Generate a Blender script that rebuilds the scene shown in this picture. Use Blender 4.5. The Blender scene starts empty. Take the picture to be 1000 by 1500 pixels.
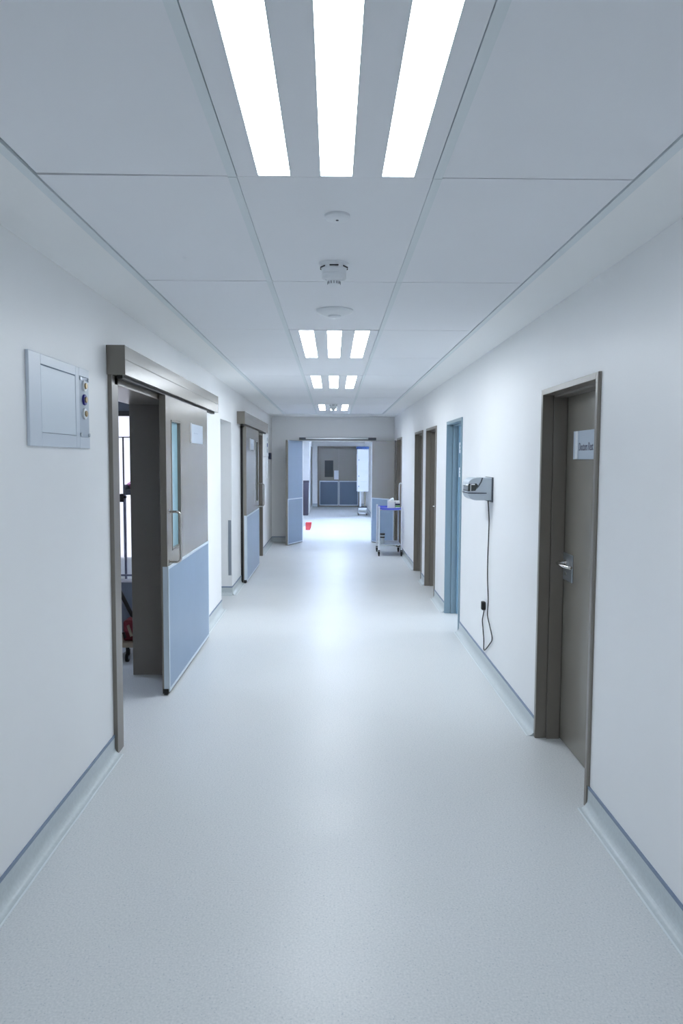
import bpy, bmesh, math, random
from mathutils import Vector, Matrix
PI = math.pi
random.seed(4)
C = bpy.context.scene.collection

# ------------------------------------------------------------------ materials
def srgb(r, g, b):
    f = lambda c: (c/255/12.92) if c/255 <= 0.04045 else ((c/255+0.055)/1.055)**2.4
    return (f(r), f(g), f(b), 1.0)

def mat(name, col, rough=0.5, metal=0.0, spec=0.5, noise=None, emit=None, strength=0.0, bump=None, coat=0.0):
    m = bpy.data.materials.new(name); m.use_nodes = True
    nt = m.node_tree; b = nt.nodes['Principled BSDF']
    b.inputs['Base Color'].default_value = col
    b.inputs['Roughness'].default_value = rough
    b.inputs['Metallic'].default_value = metal
    b.inputs['Specular IOR Level'].default_value = spec
    b.inputs['Coat Weight'].default_value = coat
    if emit:
        b.inputs['Emission Color'].default_value = emit
        b.inputs['Emission Strength'].default_value = strength
    if noise:                                     # (scale, amount): faint mottling of the surface
        tc = nt.nodes.new('ShaderNodeTexCoord'); n = nt.nodes.new('ShaderNodeTexNoise')
        n.inputs['Scale'].default_value = noise[0]; n.inputs['Detail'].default_value = 4
        r = nt.nodes.new('ShaderNodeValToRGB')
        r.color_ramp.elements[0].position = 0.3; r.color_ramp.elements[1].position = 0.7
        a = noise[1]
        r.color_ramp.elements[0].color = tuple(c*(1-a) for c in col[:3]) + (1,)
        r.color_ramp.elements[1].color = tuple(min(1, c*(1+a)) for c in col[:3]) + (1,)
        nt.links.new(tc.outputs['Object'], n.inputs['Vector'])
        nt.links.new(n.outputs['Fac'], r.inputs['Fac'])
        nt.links.new(r.outputs['Color'], b.inputs['Base Color'])
    if bump:
        tc = nt.nodes.new('ShaderNodeTexCoord'); n = nt.nodes.new('ShaderNodeTexNoise')
        n.inputs['Scale'].default_value = bump[0]; n.inputs['Detail'].default_value = 3
        bp = nt.nodes.new('ShaderNodeBump'); bp.inputs['Strength'].default_value = bump[1]; bp.inputs['Distance'].default_value = 0.002
        nt.links.new(tc.outputs['Object'], n.inputs['Vector'])
        nt.links.new(n.outputs['Fac'], bp.inputs['Height']); nt.links.new(bp.outputs['Normal'], b.inputs['Normal'])
    return m

def floor_material():
    m = bpy.data.materials.new('speckled_vinyl'); m.use_nodes = True
    nt = m.node_tree; b = nt.nodes['Principled BSDF']; N = nt.nodes.new; Lk = nt.links.new
    tc = N('ShaderNodeTexCoord')
    n1 = N('ShaderNodeTexNoise'); n1.inputs['Scale'].default_value = 130; n1.inputs['Detail'].default_value = 5
    r1 = N('ShaderNodeValToRGB'); e = r1.color_ramp.elements
    e[0].position = 0.30; e[0].color = srgb(202, 206, 208); e[1].position = 0.70; e[1].color = srgb(222, 224, 225)
    v = N('ShaderNodeTexVoronoi'); v.inputs['Scale'].default_value = 80
    r2 = N('ShaderNodeValToRGB'); e = r2.color_ramp.elements
    e[0].position = 0.10; e[0].color = (1, 1, 1, 1); e[1].position = 0.24; e[1].color = (0, 0, 0, 1)
    vc = N('ShaderNodeSeparateColor'); gt = N('ShaderNodeMath'); gt.operation = 'GREATER_THAN'; gt.inputs[1].default_value = 0.62
    mul = N('ShaderNodeMath'); mul.operation = 'MULTIPLY'; mul2 = N('ShaderNodeMath'); mul2.operation = 'MULTIPLY'; mul2.inputs[1].default_value = 0.5
    mx = N('ShaderNodeMixRGB'); mx.inputs['Color2'].default_value = srgb(150, 166, 178)
    n2 = N('ShaderNodeTexNoise'); n2.inputs['Scale'].default_value = 1.3; n2.inputs['Detail'].default_value = 4
    r3 = N('ShaderNodeValToRGB'); e = r3.color_ramp.elements
    e[0].position = 0.3; e[0].color = (0.3, 0.3, 0.3, 1); e[1].position = 0.7; e[1].color = (0.44, 0.44, 0.44, 1)
    for t in (n1, v, n2): Lk(tc.outputs['Object'], t.inputs['Vector'])
    Lk(n1.outputs['Fac'], r1.inputs['Fac']); Lk(v.outputs['Distance'], r2.inputs['Fac'])
    Lk(v.outputs['Color'], vc.inputs['Color']); Lk(vc.outputs['Red'], gt.inputs[0])
    Lk(r2.outputs['Color'], mul.inputs[0]); Lk(gt.outputs[0], mul.inputs[1]); Lk(mul.outputs[0], mul2.inputs[0])
    Lk(r1.outputs['Color'], mx.inputs['Color1']); Lk(mul2.outputs[0], mx.inputs['Fac'])
    Lk(mx.outputs['Color'], b.inputs['Base Color'])
    Lk(n2.outputs['Fac'], r3.inputs['Fac']); Lk(r3.outputs['Color'], b.inputs['Roughness'])
    b.inputs['Specular IOR Level'].default_value = 0.32
    return m

M = {}
M['wall'] = mat('white_wall_paint', srgb(239, 240, 241), 0.42, spec=0.4, noise=(2.0, 0.012))
M['soffit'] = mat('soffit_plaster', srgb(243, 244, 244), 0.6, spec=0.3)
M['tile'] = mat('ceiling_tile_white', srgb(237, 239, 243), 0.7, spec=0.25, noise=(1.5, 0.01))
M['tbar'] = mat('ceiling_bar_enamel', srgb(224, 231, 234), 0.5)
M['void'] = mat('ceiling_void_grey', srgb(34, 38, 42), 0.9)
M['floor'] = floor_material()
M['cove'] = mat('coved_vinyl', srgb(196, 204, 207), 0.42, noise=(70, 0.05))
M['cap'] = mat('blue_grey_capping', srgb(120, 137, 162), 0.4)
M['seam'] = mat('vinyl_seam_weld', srgb(226, 233, 236), 0.35)
M['taupe'] = mat('taupe_enamel', srgb(132, 127, 118), 0.25, spec=1.0, noise=(3, 0.02))
M['taupe_frame'] = mat('taupe_frame_enamel', srgb(122, 116, 108), 0.3, spec=0.7)
M['teal'] = mat('teal_grey_enamel', srgb(128, 152, 166), 0.35)
M['teal_leaf'] = mat('teal_blue_leaf', srgb(118, 150, 172), 0.35)
M['kick'] = mat('blue_laminate', srgb(136, 158, 184), 0.38, spec=0.5, noise=(6, 0.02))
M['kick_dark'] = mat('slate_blue_laminate', srgb(104, 122, 144), 0.45)
M['edge'] = mat('pale_edge_strip', srgb(206, 218, 228), 0.35)
M['alu'] = mat('brushed_aluminium', srgb(196, 202, 208), 0.3, metal=0.85)
M['steel'] = mat('polished_steel', srgb(214, 210, 206), 0.18, metal=1.0)
M['glass'] = mat('frosted_green_glass', srgb(150, 186, 198), 0.12, spec=0.6)
M['dark_glass'] = mat('dark_glass', srgb(58, 62, 62), 0.12, spec=0.6)
M['white_plastic'] = mat('white_plastic', srgb(232, 236, 240), 0.35)
M['grey_plastic'] = mat('silver_grey_plastic', srgb(176, 186, 196), 0.35)
M['sign'] = mat('sign_face', srgb(182, 193, 206), 0.32, spec=0.35)
M['sign_edge'] = mat('sign_edge_clear', srgb(236, 240, 246), 0.2)
M['sign_mark'] = mat('sign_print', srgb(92, 92, 112), 0.5)
M['faint_mark'] = mat('sign_print_faint', srgb(168, 180, 194), 0.5)
M['black'] = mat('black_rubber', srgb(18, 18, 20), 0.5)
M['navy'] = mat('navy_plastic', srgb(26, 34, 60), 0.4)
M['cobalt'] = mat('cobalt_ring', srgb(36, 38, 140), 0.35)
M['brass'] = mat('brass_fitting', srgb(168, 146, 112), 0.3, metal=0.9)
M['white_enamel'] = mat('white_enamel', srgb(228, 233, 240), 0.35, spec=0.4)
M['tray_blue'] = mat('blue_tray', srgb(96, 110, 214), 0.35)
M['box_white'] = mat('white_card', srgb(228, 230, 228), 0.6)
M['green'] = mat('green_print', srgb(96, 172, 70), 0.5)
M['red'] = mat('red_plastic', srgb(214, 70, 76), 0.4)
M['dark_red'] = mat('dark_red_fabric', srgb(110, 22, 34), 0.7)
M['pink'] = mat('pink_cloth', srgb(226, 150, 190), 0.7)
M['wood'] = mat('tan_board', srgb(150, 136, 118), 0.5)
M['slate'] = mat('slate_grey', srgb(78, 84, 94), 0.5)
M['char'] = mat('charcoal_plastic', srgb(66, 62, 80), 0.5)
M['pole'] = mat('grey_pole', srgb(120, 124, 146), 0.35, metal=0.3)
M['blue_lid'] = mat('blue_lid', srgb(58, 92, 158), 0.4)
M['lamp'] = mat('lamp_diffuser', srgb(240, 246, 255), 0.4, emit=(0.88, 0.942, 1.0, 1), strength=6.0)
M['fill_far'] = mat('fill_diffuser_far', srgb(240, 246, 255), 0.4, emit=(0.88, 0.942, 1.0, 1), strength=7.0)
M['lamp_mid'] = mat('lamp_diffuser_mid', srgb(240, 246, 255), 0.4, emit=(0.88, 0.942, 1.0, 1), strength=13.8)
M['lamp_low'] = mat('lamp_diffuser_low', srgb(240, 246, 255), 0.4, emit=(0.88, 0.942, 1.0, 1), strength=11.5)
M['fill_dim'] = mat('fill_diffuser_dim', srgb(240, 246, 255), 0.4, emit=(0.88, 0.942, 1.0, 1), strength=2.4)
M['day'] = mat('daylit_pane', srgb(240, 246, 255), 0.3, emit=(0.88, 0.942, 1.0, 1), strength=6.8)
M['blind'] = mat('daylit_blind', srgb(240, 240, 246), 0.5, emit=(0.95, 0.94, 1.0, 1), strength=0.36)

# ------------------------------------------------------------------ mesh helpers
class MB:
    """collects shapes; build() links them as one mesh object"""
    def __init__(s): s.bm = bmesh.new()
    def _add(s, bm2, mi=0, mtx=None):
        if mtx is not None: bmesh.ops.transform(bm2, matrix=mtx, verts=bm2.verts)
        for f in bm2.faces: f.material_index = mi
        me = bpy.data.meshes.new('tmp'); bm2.to_mesh(me); bm2.free(); s.bm.from_mesh(me); bpy.data.meshes.remove(me)
        return s
    def box(s, x0, x1, y0, y1, z0, z1, bev=0.0, mi=0, mtx=None, seg=2):
        b = bmesh.new(); bmesh.ops.create_cube(b, size=1)
        for v in b.verts:
            v.co = Vector(((x0+x1)/2+v.co.x*(x1-x0), (y0+y1)/2+v.co.y*(y1-y0), (z0+z1)/2+v.co.z*(z1-z0)))
        if bev: bmesh.ops.bevel(b, geom=list(b.edges), offset=bev, segments=seg, affect='EDGES', profile=0.5)
        return s._add(b, mi, mtx)
    def cyl(s, c, r, h, axis='Z', seg=24, r2=None, bev=0.0, mi=0):
        b = bmesh.new(); bmesh.ops.create_cone(b, cap_ends=True, segments=seg, radius1=r, radius2=r if r2 is None else r2, depth=h)
        if bev: bmesh.ops.bevel(b, geom=[e for e in b.edges if abs(e.verts[0].co.z-e.verts[1].co.z) < 1e-6], offset=bev, segments=2, affect='EDGES', profile=0.5)
        R = {'Z': Matrix.Identity(4), 'X': Matrix.Rotation(PI/2, 4, 'Y'), 'Y': Matrix.Rotation(-PI/2, 4, 'X')}[axis]
        return s._add(b, mi, Matrix.Translation(c) @ R)
    def lathe(s, prof, c=(0, 0, 0), seg=40, mi=0):
        b = bmesh.new(); rings = []
        for r, z in prof:
            if r < 1e-6: rings.append([b.verts.new((0, 0, z))])
            else: rings.append([b.verts.new((r*math.cos(2*PI*k/seg), r*math.sin(2*PI*k/seg), z)) for k in range(seg)])
        for A, B in zip(rings, rings[1:]):
            for k in range(seg):
                k2 = (k+1) % seg
                if len(A) == 1 and len(B) == 1: continue
                if len(A) == 1: b.faces.new((A[0], B[k2], B[k]))
                elif len(B) == 1: b.faces.new((A[k], A[k2], B[0]))
                else: b.faces.new((A[k], A[k2], B[k2], B[k]))
        bmesh.ops.recalc_face_normals(b, faces=b.faces)
        return s._add(b, mi, Matrix.Translation(c))
    def tube(s, pts, r, seg=12, mi=0, cap=True):
        b = bmesh.new(); pts = [Vector(p) for p in pts]; rings = []; n = len(pts); up = None
        for i, p in enumerate(pts):
            d = (pts[min(i+1, n-1)]-pts[max(i-1, 0)]).normalized()
            if up is None: up = Vector((0, 0, 1)) if abs(d.z) < 0.9 else Vector((1, 0, 0))
            a = d.cross(up).normalized(); u = a.cross(d).normalized(); up = u
            rr = r[i] if isinstance(r, (list, tuple)) else r
            rings.append([b.verts.new(p+rr*(math.cos(2*PI*k/seg)*a+math.sin(2*PI*k/seg)*u)) for k in range(seg)])
        for A, B in zip(rings, rings[1:]):
            for k in range(seg): b.faces.new((A[k], A[(k+1) % seg], B[(k+1) % seg], B[k]))
        if cap: b.faces.new(rings[0][::-1]); b.faces.new(rings[-1])
        bmesh.ops.recalc_face_normals(b, faces=b.faces)
        return s._add(b, mi)
    def prism(s, poly, axis, a0, a1, mi=0, bev=0.0):
        """closed 2D polygon pushed along an axis: Y -> (x,z), X -> (y,z), Z -> (x,y)"""
        b = bmesh.new()
        P = {'Y': lambda p, t: (p[0], t, p[1]), 'X': lambda p, t: (t, p[0], p[1]), 'Z': lambda p, t: (p[0], p[1], t)}[axis]
        A = [b.verts.new(P(p, a0)) for p in poly]; B = [b.verts.new(P(p, a1)) for p in poly]
        n = len(poly)
        for k in range(n): b.faces.new((A[k], A[(k+1) % n], B[(k+1) % n], B[k]))
        fa = b.faces.new(A[::-1]); fb = b.faces.new(B)
        if bev: bmesh.ops.bevel(b, geom=list(fa.edges)+list(fb.edges), offset=bev, segments=2, affect='EDGES', profile=0.5)
        bmesh.ops.recalc_face_normals(b, faces=b.faces)
        return s._add(b, mi)
    def quad(s, *p, mi=0):
        b = bmesh.new(); b.faces.new([b.verts.new(q) for q in p]); return s._add(b, mi)
    def build(s, name, mats, parent=None, smooth=False, loc=None):
        me = bpy.data.meshes.new(name)
        bmesh.ops.recalc_face_normals(s.bm, faces=s.bm.faces)
        s.bm.to_mesh(me); s.bm.free()
        for m in (mats if isinstance(mats, (list, tuple)) else [mats]): me.materials.append(m)
        if smooth: me.shade_auto_smooth(angle=math.radians(35)) if hasattr(me, 'shade_auto_smooth') else [setattr(p, 'use_smooth', True) for p in me.polygons]
        o = bpy.data.objects.new(name, me); C.objects.link(o)
        if smooth:
            for p in me.polygons: p.use_smooth = True
            try: me.set_sharp_from_angle(angle=math.radians(35))
            except Exception: pass
        if loc: o.location = loc
        if parent: o.parent = parent
        return o

def tag(o, label=None, cat=None, group=None, kind=None):
    if label: o['label'] = label
    if cat: o['category'] = cat
    if group: o['group'] = group
    if kind: o['kind'] = kind
    return o
def thing(name, label, cat, loc=(0, 0, 0), rotz=0, group=None, kind=None):
    o = bpy.data.objects.new(name, None); o.empty_display_size = 0.05; C.objects.link(o)
    o.location = loc; o.rotation_euler = (0, 0, rotz)
    return tag(o, label, cat, group, kind)
def struct(mb, name, mats, label=None, cat=None, smooth=False):
    return tag(mb.build(name, mats, smooth=smooth), label, cat, kind='structure')
def dup(root, loc, label=None, rotz=None):
    r = root.copy(); C.objects.link(r); r.location = loc
    if label: r['label'] = label
    if rotz is not None: r.rotation_euler = (0, 0, rotz)
    for ch in root.children:
        c = ch.copy(); C.objects.link(c); c.parent = r
        for g in ch.children:
            d = g.copy(); C.objects.link(d); d.parent = c
    return r
def arc(cx, cy, r, a0, a1, n=8):
    return [(cx+r*math.cos(a0+(a1-a0)*k/n), cy+r*math.sin(a0+(a1-a0)*k/n)) for k in range(n+1)]

# ------------------------------------------------------------------ measures of the corridor
XL, XR, H, CZ = -1.198, 1.203, 1.6228, 2.463
YB, YE = -4.3, 14.4                # back wall behind the camera, far wall with the double doors
TW = 0.29                          # thickness of the left wall
AL, AR = -0.884, 0.899             # edges of the tiled field
Y0, ROW = 2.245, 1.284

# ------------------------------------------------------------------ floor
f = MB(); f.box(-5.5, 6.5, YB-0.3, 26.2, -0.08, 0.0)
struct(f, 'floor', M['floor'], 'pale speckled vinyl corridor floor', 'floor')

# ------------------------------------------------------------------ walls
def wall_run(x0, x1, ya, yb, holes, z1=2.52):
    """holes: (y0, y1, top)"""
    m = MB(); y = ya
    for h0, h1, t in holes:
        m.box(x0, x1, y, h0, 0, z1); m.box(x0, x1, h0, h1, t, z1); y = h1
    m.box(x0, x1, y, yb, 0, z1)
    return m
OP1 = (3.99, 5.44, 2.03); NICHE = (7.85, 8.68, 2.055); OP2 = (11.02, 12.30, 2.03)
struct(wall_run(XL-TW, XL, YB, YE, [OP1, NICHE, OP2]), 'wall_left', M['wall'], 'long white corridor wall with the two sliding doors', 'wall')
RD = {1: (3.311, 4.209), 2: (6.825, 7.715), 3: (8.515, 9.415), 4: (9.80, 10.70), 5: (12.80, 13.70)}
struct(wall_run(XR, XR+0.24, YB, YE, [(a+0.02, b-0.02, 2.005) for a, b in RD.values()]), 'wall_right', M['wall'], 'long white corridor wall with the row of hinged doors', 'wall')
m = MB()
m.box(XL-TW, -0.60, YE, YE+0.22, 0, 2.52); m.box(0.775, XR+0.24, YE, YE+0.22, 0, 2.52); m.box(-0.60, 0.775, YE, YE+0.22, 2.0, 2.52)
struct(m, 'wall_far', M['wall'], 'end wall around the open double doors', 'wall')
m = MB(); m.box(XL-TW, XR+0.24, YB-0.2, YB, 0, 2.52)
struct(m, 'wall_back', M['wall'], 'corridor end wall behind the viewer', 'wall')

# corridor beyond the double doors
m = MB()
m.box(-1.25, -1.05, YE+0.22, 22.2, 0, 2.52); m.box(-1.25, -0.70, 22.2, 25.3, 0, 2.52)
struct(m, 'wall_beyond_left', M['wall'], 'white wall of the far corridor with a step near its end', 'wall')
m = MB(); m.box(1.10, 1.3, YE+0.22, 25.3, 0, 2.52)
struct(m, 'wall_beyond_right', M['wall'], 'white wall of the far corridor behind the tall cart', 'wall')
m = MB(); m.box(-1.3, -0.52, 25.3, 25.5, 0, 2.52); m.box(0.93, 1.4, 25.3, 25.5, 0, 2.52); m.box(-0.52, 0.93, 25.3, 25.5, 2.07, 2.52)
m.box(-0.6, 1.0, 25.5, 25.6, 0, 2.3)
struct(m, 'wall_beyond_end', M['wall'], 'end wall around the far closed double doors', 'wall')
m = MB(); m.box(-1.3, 1.4, YE+0.1, 25.6, 2.463, 2.52)
struct(m, 'ceiling_beyond', M['tile'], 'plain ceiling of the far corridor', 'ceiling')

# side rooms: the room behind the first sliding door, the side passage, the room behind the second sliding door, the daylit room on the right
def room(name, x0, x1, y0, y1, z1, lab, open_xmax=True):
    m = MB(); t = 0.12
    m.box(x0-t, x0, y0-t, y1+t, 0, z1)
    if not open_xmax: m.box(x1, x1+t, y0-t, y1+t, 0, z1)
    m.box(x0, x1, y0-t, y0, 0, z1); m.box(x0, x1, y1, y1+t, 0, z1)
    struct(m, name, M['wall'], lab, 'wall')
    c = MB(); c.box(x0-t, x1+t, y0-t, y1+t, z1, z1+0.08)
    return c
XI = XL-TW
c = room('wall_sideroom', -4.6, XI, 2.4, 7.5, 2.463, 'white walls of the room behind the half open sliding door')
struct(c, 'ceiling_sideroom', M['tile'], 'ceiling of the room behind the half open sliding door', 'ceiling')
c = room('wall_passage', -4.6, XI, NICHE[0], NICHE[1], 2.463, 'white walls of the side passage')
struct(c, 'ceiling_passage', M['tile'], 'ceiling of the side passage', 'ceiling')
c = room('wall_store', -3.2, XI, 10.2, 13.2, 2.463, 'walls of the room behind the closed sliding door')
struct(c, 'ceiling_store', M['tile'], 'ceiling of the room behind the closed sliding door', 'ceiling')
m = MB(); a, b = 4.9, 9.6; x0, x1 = XR+0.24, 5.2
m.box(x0, x1+0.12, a-0.12, a, 0, 2.463); m.box(x0, x1+0.12, b, b+0.12, 0, 2.463)
WY0, WY1, WZ0, WZ1 = 6.6, 8.3, 0.5, 2.1
m.box(x1, x1+0.12, a, WY0, 0, 2.463); m.box(x1, x1+0.12, WY1, b, 0, 2.463); m.box(x1, x1+0.12, WY0, WY1, 0, WZ0); m.box(x1, x1+0.12, WY0, WY1, WZ1, 2.463)
struct(m, 'wall_dayroom', M['wall'], 'white walls of the daylit room behind the open teal door', 'wall')
m = MB(); m.box(x0-0.02, x1+0.12, a-0.12, b+0.12, 2.463, 2.53)
struct(m, 'ceiling_dayroom', M['tile'], 'ceiling of the daylit room', 'ceiling')
w = thing('window_1', 'bright window of the daylit room behind the teal door', 'window', (x1+0.06, (WY0+WY1)/2, WZ0), kind='structure')
m = MB(); m.box(0.02, 0.03, -0.845, 0.845, 0.0, 1.6); m.build('pane', M['day'], w)
m = MB()
for yy in (-0.82, 0.0, 0.82): m.box(-0.03, 0.015, yy-0.025, yy+0.025, 0, 1.6)
for zz in (0.0, 1.55): m.box(-0.03, 0.015, -0.845, 0.845, zz, zz+0.05)
m.build('window_frame', M['alu'], w)

# ------------------------------------------------------------------ ceiling: slab, soffits, trims, tiles, bars
m = MB()
m.box(XL-TW, XR+0.24, YB, YE+0.1, 2.50, 2.56, mi=1)
YT = 13.52
m.box(XL-0.02, AL-0.032, YB, YE, CZ, 2.51, mi=2); m.box(AR+0.032, XR+0.02, YB, YE, CZ, 2.51, mi=2); m.box(AL-0.032, AR+0.032, YT+0.032, YE, CZ, 2.51, mi=2)
for x0, x1 in ((AL-0.032, AL-0.001), (AR+0.001, AR+0.032)): m.box(x0, x1, YB, YT+0.03, CZ-0.004, CZ+0.03, mi=3)
m.box(AL, AR, YT+0.001, YT+0.032, CZ-0.004, CZ+0.03, mi=3)
TB = [(-0.316, -0.288), (0.296, 0.324)]
LIGHT_ROWS = (-1, 2, 4, 7)
g = 0.0034
for k in range(-5, 9):
    ya, yb = Y0+ROW*k, min(Y0+ROW*(k+1), YT)
    for ci, (xa, xb) in enumerate(((AL+0.004, TB[0][0]), (TB[0][1], TB[1][0]), (TB[1][1], AR-0.004))):
        if ci == 1 and k in LIGHT_ROWS: continue
        p = [(xa, ya+g), (xb, ya+g), (xb, yb-g), (xa, yb-g)]
        if ci == 0 and k == -1: p = [(xa+0.010, ya+g), (xb, ya+g), (xb, yb-0.002), (xa+0.004, yb-0.013)]   # a tile that sits askew
        if ci == 0 and k == 0: p[2] = (xb, yb-0.008)
        if ci == 1 and k == 1: p[3] = (xa, yb-0.009); p[2] = (xb, yb-0.004)
        m.prism(p, 'Z', CZ, CZ+0.014)
for x0, x1 in TB:
    for k in range(-5, 9): m.box(x0+0.0008, x1-0.0008, Y0+ROW*k+0.0015, min(Y0+ROW*(k+1), YT)-0.0015, CZ-0.003, CZ+0.03, mi=4)
struct(m, 'ceiling', [M['tile'], M['void'], M['soffit'], M['tbar'], M['tbar']], 'white tiled suspended ceiling with plastered edges', 'ceiling')

# ------------------------------------------------------------------ ceiling lights
def ceiling_light(y0, label, lamp, n=3):
    L = ROW-0.006
    t = thing('ceiling_light', label, 'light', (0.004, y0+0.003, CZ), group=None)
    xs = ((-0.230, -0.130), (-0.046, 0.053), (0.136, 0.236))
    m = MB(); e = [-0.290]+[v for p in xs for v in p]+[0.290]
    for a, b in zip(e[0::2], e[1::2]): m.box(a, b, 0, L, -0.002, 0.012)
    for a, b in xs: m.box(a, b, 0, 0.010, -0.002, 0.012); m.box(a, b, L-0.010, L, -0.002, 0.012)
    m.build('light_panel', M['tile'], t)
    for a, b in xs:
        d = MB(); bm = bmesh.new()
        pts = []
        for cx, cy, a0 in ((b-0.012, L-0.022, 0), (a+0.012, L-0.022, PI/2), (a+0.012, 0.022, PI), (b-0.012, 0.022, 1.5*PI)):
            pts += [(cx+0.009*math.cos(a0+PI/2*k/4), cy+0.009*math.sin(a0+PI/2*k/4)) for k in range(5)]
        d.prism(pts, 'Z', 0.000, 0.006); d.build('diffuser', lamp, t)
        r = MB()
        for q in ((a, a+0.003), (b-0.003, b)): r.box(q[0], q[1], 0.010, L-0.010, -0.0035, 0.010)
        for q in ((0.010, 0.013), (L-0.013, L-0.010)): r.box(a, b, q[0], q[1], -0.0035, 0.010)
        r.build('louvre_rim', M['tbar'], t)
    return t
ceiling_light(Y0-ROW, 'large ceiling light panel nearest the viewer with three long white strips', M['lamp'])
ceiling_light(Y0+2*ROW, 'triple strip ceiling light just beyond the flat white disc detector', M['lamp_mid'])
ceiling_light(Y0+4*ROW, 'triple strip ceiling light midway, third along the ceiling', M['lamp_low'])
ceiling_light(Y0+7*ROW, 'smallest triple strip ceiling light beside the far hanging detector', M['lamp_low'])
ceiling_light(15.6, 'added triple strip fill light just past the double doors', M['fill_far'])  # added out of view to brighten the start of the far corridor
ceiling_light(18.2, 'added triple strip fill light halfway down the far corridor', M['fill_far'])  # another unseen fill, added for the far corridor floor and walls
ceiling_light(22.4, 'added triple strip fill light above the tall white cart', M['fill_dim'])  # weaker added fill, lifts the distant doors and end wall

r_ = ceiling_light(5.95, 'added triple strip fill light inside the room with the bright blind', M['fill_dim'])  # unseen fill added to lighten the side room
r_.location.x = -3.2
# ------------------------------------------------------------------ detectors on the ceiling
t = thing('smoke_detector', 'small flat white dome detector, nearest of the ceiling detectors', 'detector', (0.012, 2.586, CZ))
m = MB(); m.lathe([(0, 0), (0.044, 0), (0.0445, -0.008), (0.040, -0.014), (0.026, -0.019), (0.012, -0.021), (0, -0.0215)]); m.build('housing', M['white_plastic'], t, smooth=True)
m = MB(); m.cyl((0.0, -0.012, -0.0205), 0.005, 0.003); m.build('sensor_eye', M['slate'], t)
def hanging_detector(loc, label):
    t = thing('smoke_detector', label, 'detector', loc)
    m = MB(); m.lathe([(0, 0), (0.064, 0), (0.064, -0.006), (0.058, -0.012), (0.054, -0.026), (0, -0.026)]); m.build('base_ring', M['white_plastic'], t, smooth=True)
    m = MB(); m.lathe([(0, -0.026), (0.0525, -0.026), (0.0525, -0.044), (0.0515, -0.046), (0.0525, -0.048), (0.0525, -0.062), (0.047, -0.070), (0.036, -0.074), (0, -0.074)]); m.build('body', M['white_plastic'], t, smooth=True)
    for k in range(6):
        a = PI/6+k*PI/3; s = MB()
        s.box(-0.019, 0.019, -0.0015, 0.0015, -0.021, -0.016, mtx=Matrix.Rotation(a+PI/2, 4, 'Z') @ Matrix.Translation((0, -0.0565, 0)))
        s.build('vent_slot', M['black'], t)
    m = MB(); m.lathe([(0, -0.074), (0.028, -0.074), (0.026, -0.088), (0.020, -0.093), (0.012, -0.097), (0, -0.098)])
    cap = m.build('sensor_cage', M['white_plastic'], t, smooth=True)
    s = MB()
    for k in range(14):
        s.box(-0.0014, 0.0014, -0.0010, 0.0010, -0.0865, -0.076, mtx=Matrix.Rotation(k*2*PI/14, 4, 'Z') @ Matrix.Translation((0, -0.0278, 0)))
    s.build('sensor_grille', M['slate'], cap)
    for a in (-1.0, 1.0):
        s = MB(); s.cyl((0.042*math.sin(a), -0.042*math.cos(a), -0.0735), 0.005, 0.006, bev=0.001); s.build('indicator_lamp', M['white_plastic'], t)
    return t
hd = hanging_detector((0.002, 3.213, CZ), 'white cylindrical detector hanging from a base ring, nearest hanging one')
dup(hd, (0.004, 11.12, CZ), 'distant white hanging detector in front of the farthest ceiling light')
t = thing('ceiling_sensor', 'wide flat white disc with a small centre dome beyond the hanging detector', 'detector', (0.007, 4.19, CZ))
m = MB(); m.lathe([(0, 0), (0.104, 0), (0.106, -0.006), (0.100, -0.014), (0.070, -0.024), (0.036, -0.030), (0, -0.031)]); m.build('disc', M['white_plastic'], t, smooth=True)
m = MB(); m.lathe([(0.036, -0.030), (0.037, -0.038), (0.030, -0.043), (0, -0.045)]); m.build('centre_dome', M['white_plastic'], t, smooth=True)

# ------------------------------------------------------------------ coved baseboards with a blue-grey capping
def cove(mb, sx, xw, ya, yb):
    """sx = +1: wall on the low-x side"""
    prof = [(0, 0.0005)]+[(0.046, 0.0008)]+[(0.006+0.040*(1-math.sin(t)), 0.042*(1-math.cos(t))) for t in [PI/2*k/8 for k in range(1, 9)]][0:0]
    pts = [(0.048, 0.001)]+[(0.046-0.041*math.sin(PI/2*k/8), 0.0015+0.041*(1-math.cos(PI/2*k/8))) for k in range(9)]+[(0.005, 0.098), (0, 0.098), (0, 0.0005)]
    mb.prism([(xw+sx*p[0], p[1]) for p in pts], 'Y', ya, yb, mi=0)
    mb.box(min(xw, xw+sx*0.0065), max(xw, xw+sx*0.0065), ya, yb, 0.096, 0.110, mi=1)
    mb.box(min(xw+sx*0.044, xw+sx*0.053), max(xw+sx*0.044, xw+sx*0.053), ya, yb, 0.0, 0.0016, mi=2)
def covex(mb, yw, x0, x1, sy=-1):
    pts = [(0.048, 0.001)]+[(0.046-0.041*math.sin(PI/2*k/8), 0.0015+0.041*(1-math.cos(PI/2*k/8))) for k in range(9)]+[(0.005, 0.098), (0, 0.098), (0, 0.0005)]
    mb.prism([(yw+sy*p[0], p[1]) for p in pts], 'X', x0, x1, mi=0)
    mb.box(x0, x1, min(yw, yw+sy*0.0065), max(yw, yw+sy*0.0065), 0.096, 0.110, mi=1)
BM = [M['cove'], M['cap'], M['seam']]
m = MB()
for a, b in ((YB, 3.942), (5.56, 7.85), (8.68, 10.95), (12.37, YE)): cove(m, 1, XL, a, b)
struct(m, 'baseboard_left', BM, 'coved baseboard with blue grey strip below the sliding doors wall', 'baseboard')
m = MB()
ed = [YB]+[v for p in RD.values() for v in p]+[YE]
for a, b in zip(ed[0::2], ed[1::2]): cove(m, -1, XR, a, b)
struct(m, 'baseboard_right', BM, 'coved baseboard with blue grey strip below the hinged doors wall', 'baseboard')
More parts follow.
